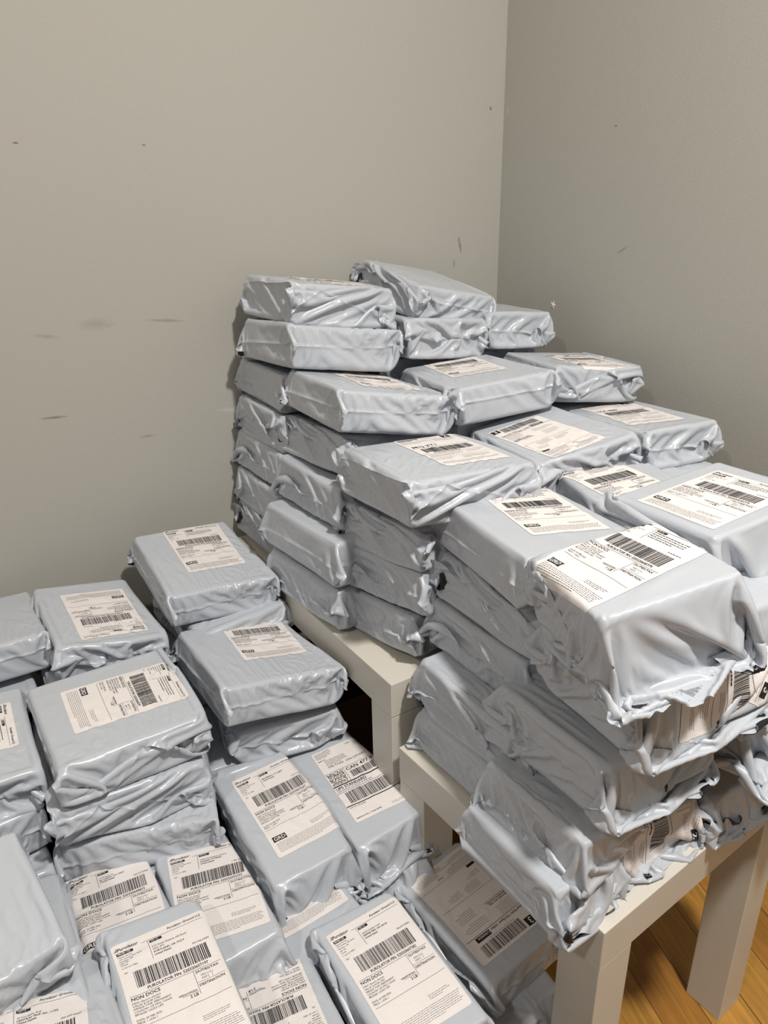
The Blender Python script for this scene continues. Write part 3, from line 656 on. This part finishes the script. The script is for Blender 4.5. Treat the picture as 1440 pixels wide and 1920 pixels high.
FILLERS = [
    (0.0093, 1.4344, 0.8618, 31.9, 0, 0, 0.155, 0.195, 0.06639999999999999, 'a5', 0, None, 'hidden mailer in the middle column along the left wall, first below the visible ones', 'mailers buried inside the stack'),
    (0.0093, 1.4344, 0.7904, 32.4, 0, 0, 0.155, 0.195, 0.06639999999999999, 'a4', 0, None, 'hidden mailer in the middle column along the left wall, second below the visible ones', 'mailers buried inside the stack'),
    (0.0093, 1.4344, 0.719, 31.2, 0, 0, 0.155, 0.195, 0.06639999999999999, 'a1', 0, None, 'hidden mailer in the middle column along the left wall, third below the visible ones', 'mailers buried inside the stack'),
    (0.0093, 1.4344, 0.6476, 32.6, 0, 0, 0.155, 0.195, 0.06639999999999999, 'a4', 0, None, 'hidden mailer in the middle column along the left wall, fourth below the visible ones', 'mailers buried inside the stack'),
    (0.0093, 1.4344, 0.5762, 33.4, 0, 0, 0.155, 0.195, 0.06639999999999999, 'a3', 0, None, 'hidden mailer in the middle column along the left wall, fifth below the visible ones', 'mailers buried inside the stack'),
    (0.1918, 1.5388, 0.8573, 31.7, 0, 0, 0.155, 0.195, 0.06539999999999999, 'a1', 0, None, 'hidden mailer in the wall corner column, first below the visible ones', 'mailers buried inside the stack'),
    (0.1918, 1.5388, 0.7869, 31.8, 0, 0, 0.155, 0.195, 0.06539999999999999, 'a3', 0, None, 'hidden mailer in the wall corner column, second below the visible ones', 'mailers buried inside the stack'),
    (0.1918, 1.5388, 0.7165, 33.5, 0, 0, 0.155, 0.195, 0.06539999999999999, 'a5', 0, None, 'hidden mailer in the wall corner column, third below the visible ones', 'mailers buried inside the stack'),
    (0.1918, 1.5388, 0.6461, 31.6, 0, 0, 0.155, 0.195, 0.06539999999999999, 'a3', 0, None, 'hidden mailer in the wall corner column, fourth below the visible ones', 'mailers buried inside the stack'),
    (0.1918, 1.5388, 0.5757, 33.5, 0, 0, 0.155, 0.195, 0.06539999999999999, 'a1', 0, None, 'hidden mailer in the wall corner column, fifth below the visible ones', 'mailers buried inside the stack'),
    (0.1275, 1.2489, 0.7916, 33.4, 0, 0, 0.155, 0.195, 0.06674999999999999, 'a3', 0, None, 'hidden mailer under the middle step barcode parcel, first below the visible ones', 'mailers buried inside the stack'),
    (0.1275, 1.2489, 0.7199, 31.5, 0, 0, 0.155, 0.195, 0.06674999999999999, 'a5', 0, None, 'hidden mailer under the middle step barcode parcel, second below the visible ones', 'mailers buried inside the stack'),
    (0.1275, 1.2489, 0.6481, 32.9, 0, 0, 0.155, 0.195, 0.06674999999999999, 'a3', 0, None, 'hidden mailer under the middle step barcode parcel, third below the visible ones', 'mailers buried inside the stack'),
    (0.1275, 1.2489, 0.5764, 31.3, 0, 0, 0.155, 0.195, 0.06674999999999999, 'a3', 0, None, 'hidden mailer under the middle step barcode parcel, fourth below the visible ones', 'mailers buried inside the stack'),
    (0.3154, 1.3449, 0.7872, 33.0, 0, 0, 0.155, 0.195, 0.06549999999999999, 'a3', 0, None, 'hidden mailer under the right end of the middle step, first below the visible ones', 'mailers buried inside the stack'),
    (0.3154, 1.3449, 0.7167, 31.5, 0, 0, 0.155, 0.195, 0.06549999999999999, 'a5', 0, None, 'hidden mailer under the right end of the middle step, second below the visible ones', 'mailers buried inside the stack'),
    (0.3154, 1.3449, 0.6462, 31.8, 0, 0, 0.155, 0.195, 0.06549999999999999, 'a4', 0, None, 'hidden mailer under the right end of the middle step, third below the visible ones', 'mailers buried inside the stack'),
    (0.3154, 1.3449, 0.5757, 31.0, 0, 0, 0.155, 0.195, 0.06549999999999999, 'a3', 0, None, 'hidden mailer under the right end of the middle step, fourth below the visible ones', 'mailers buried inside the stack'),
    (0.235, 1.0802, 0.7213, 32.7, 0, 0, 0.155, 0.195, 0.06733333333333331, 'a3', 0, None, 'hidden mailer under the parcel right of M1J 2Y1, first below the visible ones', 'mailers buried inside the stack'),
    (0.235, 1.0802, 0.649, 33.5, 0, 0, 0.155, 0.195, 0.06733333333333331, 'a3', 0, None, 'hidden mailer under the parcel right of M1J 2Y1, second below the visible ones', 'mailers buried inside the stack'),
    (0.235, 1.0802, 0.5767, 32.2, 0, 0, 0.155, 0.195, 0.06733333333333331, 'a5', 0, None, 'hidden mailer under the parcel right of M1J 2Y1, third below the visible ones', 'mailers buried inside the stack'),
    (0.409, 1.1792, 0.6545, 32.3, 0, 0, 0.155, 0.18, 0.07099999999999998, 'a3', 0, None, 'hidden mailer under the L7A parcel by the right wall, first below the visible ones', 'mailers buried inside the stack'),
    (0.409, 1.1792, 0.5785, 31.7, 0, 0, 0.155, 0.18, 0.07099999999999998, 'a5', 0, None, 'hidden mailer under the L7A parcel by the right wall, second below the visible ones', 'mailers buried inside the stack'),
    (0.3117, 0.9039, 0.6881, 33.4, 0, 0, 0.14, 0.18, 0.06375000000000001, 'a3', 0, None, 'hidden mailer behind the front row, first below the visible ones', 'mailers buried inside the stack'),
    (0.3117, 0.9039, 0.6194, 31.2, 0, 0, 0.14, 0.18, 0.06375000000000001, 'a1', 0, None, 'hidden mailer behind the front row, second below the visible ones', 'mailers buried inside the stack'),
    (0.3117, 0.9039, 0.5506, 32.9, 0, 0, 0.14, 0.18, 0.06375000000000001, 'a4', 0, None, 'hidden mailer behind the front row, third below the visible ones', 'mailers buried inside the stack'),
    (0.3117, 0.9039, 0.4819, 32.6, 0, 0, 0.14, 0.18, 0.06375000000000001, 'a3', 0, None, 'hidden mailer behind the front row, fourth below the visible ones', 'mailers buried inside the stack'),
    (-0.3303, 1.1114, 0.42, 33.1, 0, 0, 0.155, 0.195, 0.06999999999999999, 'a4', 0, None, 'hidden mailer under the topmost left pile parcel, first below the visible ones', 'mailers buried inside the left pile'),
    (-0.3303, 1.1114, 0.345, 34.0, 0, 0, 0.155, 0.195, 0.06999999999999999, 'a5', 0, None, 'hidden mailer under the topmost left pile parcel, second below the visible ones', 'mailers buried inside the left pile'),
    (-0.3303, 1.1114, 0.27, 31.2, 0, 0, 0.155, 0.195, 0.06999999999999999, 'a5', 0, None, 'hidden mailer under the topmost left pile parcel, third below the visible ones', 'mailers buried inside the left pile'),
    (-0.4821, 1.0147, 0.4556, 32.9, 0, 0, 0.155, 0.195, 0.058750000000000004, 'a5', 0, None, 'hidden mailer under the upside-down labelled wall parcel, first below the visible ones', 'mailers buried inside the left pile'),
    (-0.4821, 1.0147, 0.3919, 31.8, 0, 0, 0.155, 0.195, 0.058750000000000004, 'a4', 0, None, 'hidden mailer under the upside-down labelled wall parcel, second below the visible ones', 'mailers buried inside the left pile'),
    (-0.4821, 1.0147, 0.3281, 32.3, 0, 0, 0.155, 0.195, 0.058750000000000004, 'a3', 0, None, 'hidden mailer under the upside-down labelled wall parcel, third below the visible ones', 'mailers buried inside the left pile'),
    (-0.4821, 1.0147, 0.2644, 32.9, 0, 0, 0.155, 0.195, 0.058750000000000004, 'a3', 0, None, 'hidden mailer under the upside-down labelled wall parcel, fourth below the visible ones', 'mailers buried inside the left pile'),
    (-0.6339, 0.9179, 0.4512, 33.7, 0, 0, 0.155, 0.195, 0.0575, 'a5', 0, None, 'hidden mailer under the left edge wall parcel, first below the visible ones', 'mailers buried inside the left pile'),
    (-0.6339, 0.9179, 0.3887, 33.5, 0, 0, 0.155, 0.195, 0.0575, 'a1', 0, None, 'hidden mailer under the left edge wall parcel, second below the visible ones', 'mailers buried inside the left pile'),
    (-0.6339, 0.9179, 0.3262, 31.8, 0, 0, 0.155, 0.195, 0.0575, 'a5', 0, None, 'hidden mailer under the left edge wall parcel, third below the visible ones', 'mailers buried inside the left pile'),
    (-0.6339, 0.9179, 0.2637, 31.4, 0, 0, 0.155, 0.195, 0.0575, 'a5', 0, None, 'hidden mailer under the left edge wall parcel, fourth below the visible ones', 'mailers buried inside the left pile'),
    (-0.2121, 0.9258, 0.27, 31.9, 0, 0, 0.155, 0.195, 0.07000000000000006, 'a5', 0, None, 'hidden mailer beside the white table leg, first below the visible ones', 'mailers buried inside the left pile'),
    (-0.3647, 0.7931, 0.285, 31.1, 0, 0, 0.155, 0.195, 0.09999999999999998, 'a1', 0, None, 'hidden mailer under the sideways labelled parcel, first below the visible ones', 'mailers buried inside the left pile'),
    (-0.5495, 0.7109, 0.3487, 33.7, 0, 0, 0.155, 0.195, 0.07250000000000001, 'a1', 0, None, 'hidden mailer under the left picture edge parcels, first below the visible ones', 'mailers buried inside the left pile'),
    (-0.5495, 0.7109, 0.2712, 33.2, 0, 0, 0.155, 0.195, 0.07250000000000001, 'a3', 0, None, 'hidden mailer under the left picture edge parcels, second below the visible ones', 'mailers buried inside the left pile'),
    (-0.4174, 0.5223, 0.3825, 31.1, 0, 0, 0.15, 0.2, 0.05500000000000002, 'a3', 0, None, 'hidden mailer under the plain lower left parcel, first below the visible ones', 'mailers buried inside the left pile'),
    (-0.4174, 0.5223, 0.3225, 32.0, 0, 0, 0.15, 0.2, 0.05500000000000002, 'a3', 0, None, 'hidden mailer under the plain lower left parcel, second below the visible ones', 'mailers buried inside the left pile'),
    (-0.4174, 0.5223, 0.2625, 33.3, 0, 0, 0.15, 0.2, 0.05500000000000002, 'a5', 0, None, 'hidden mailer under the plain lower left parcel, third below the visible ones', 'mailers buried inside the left pile'),
]
for p in FILLERS:
    mailer('', *p)
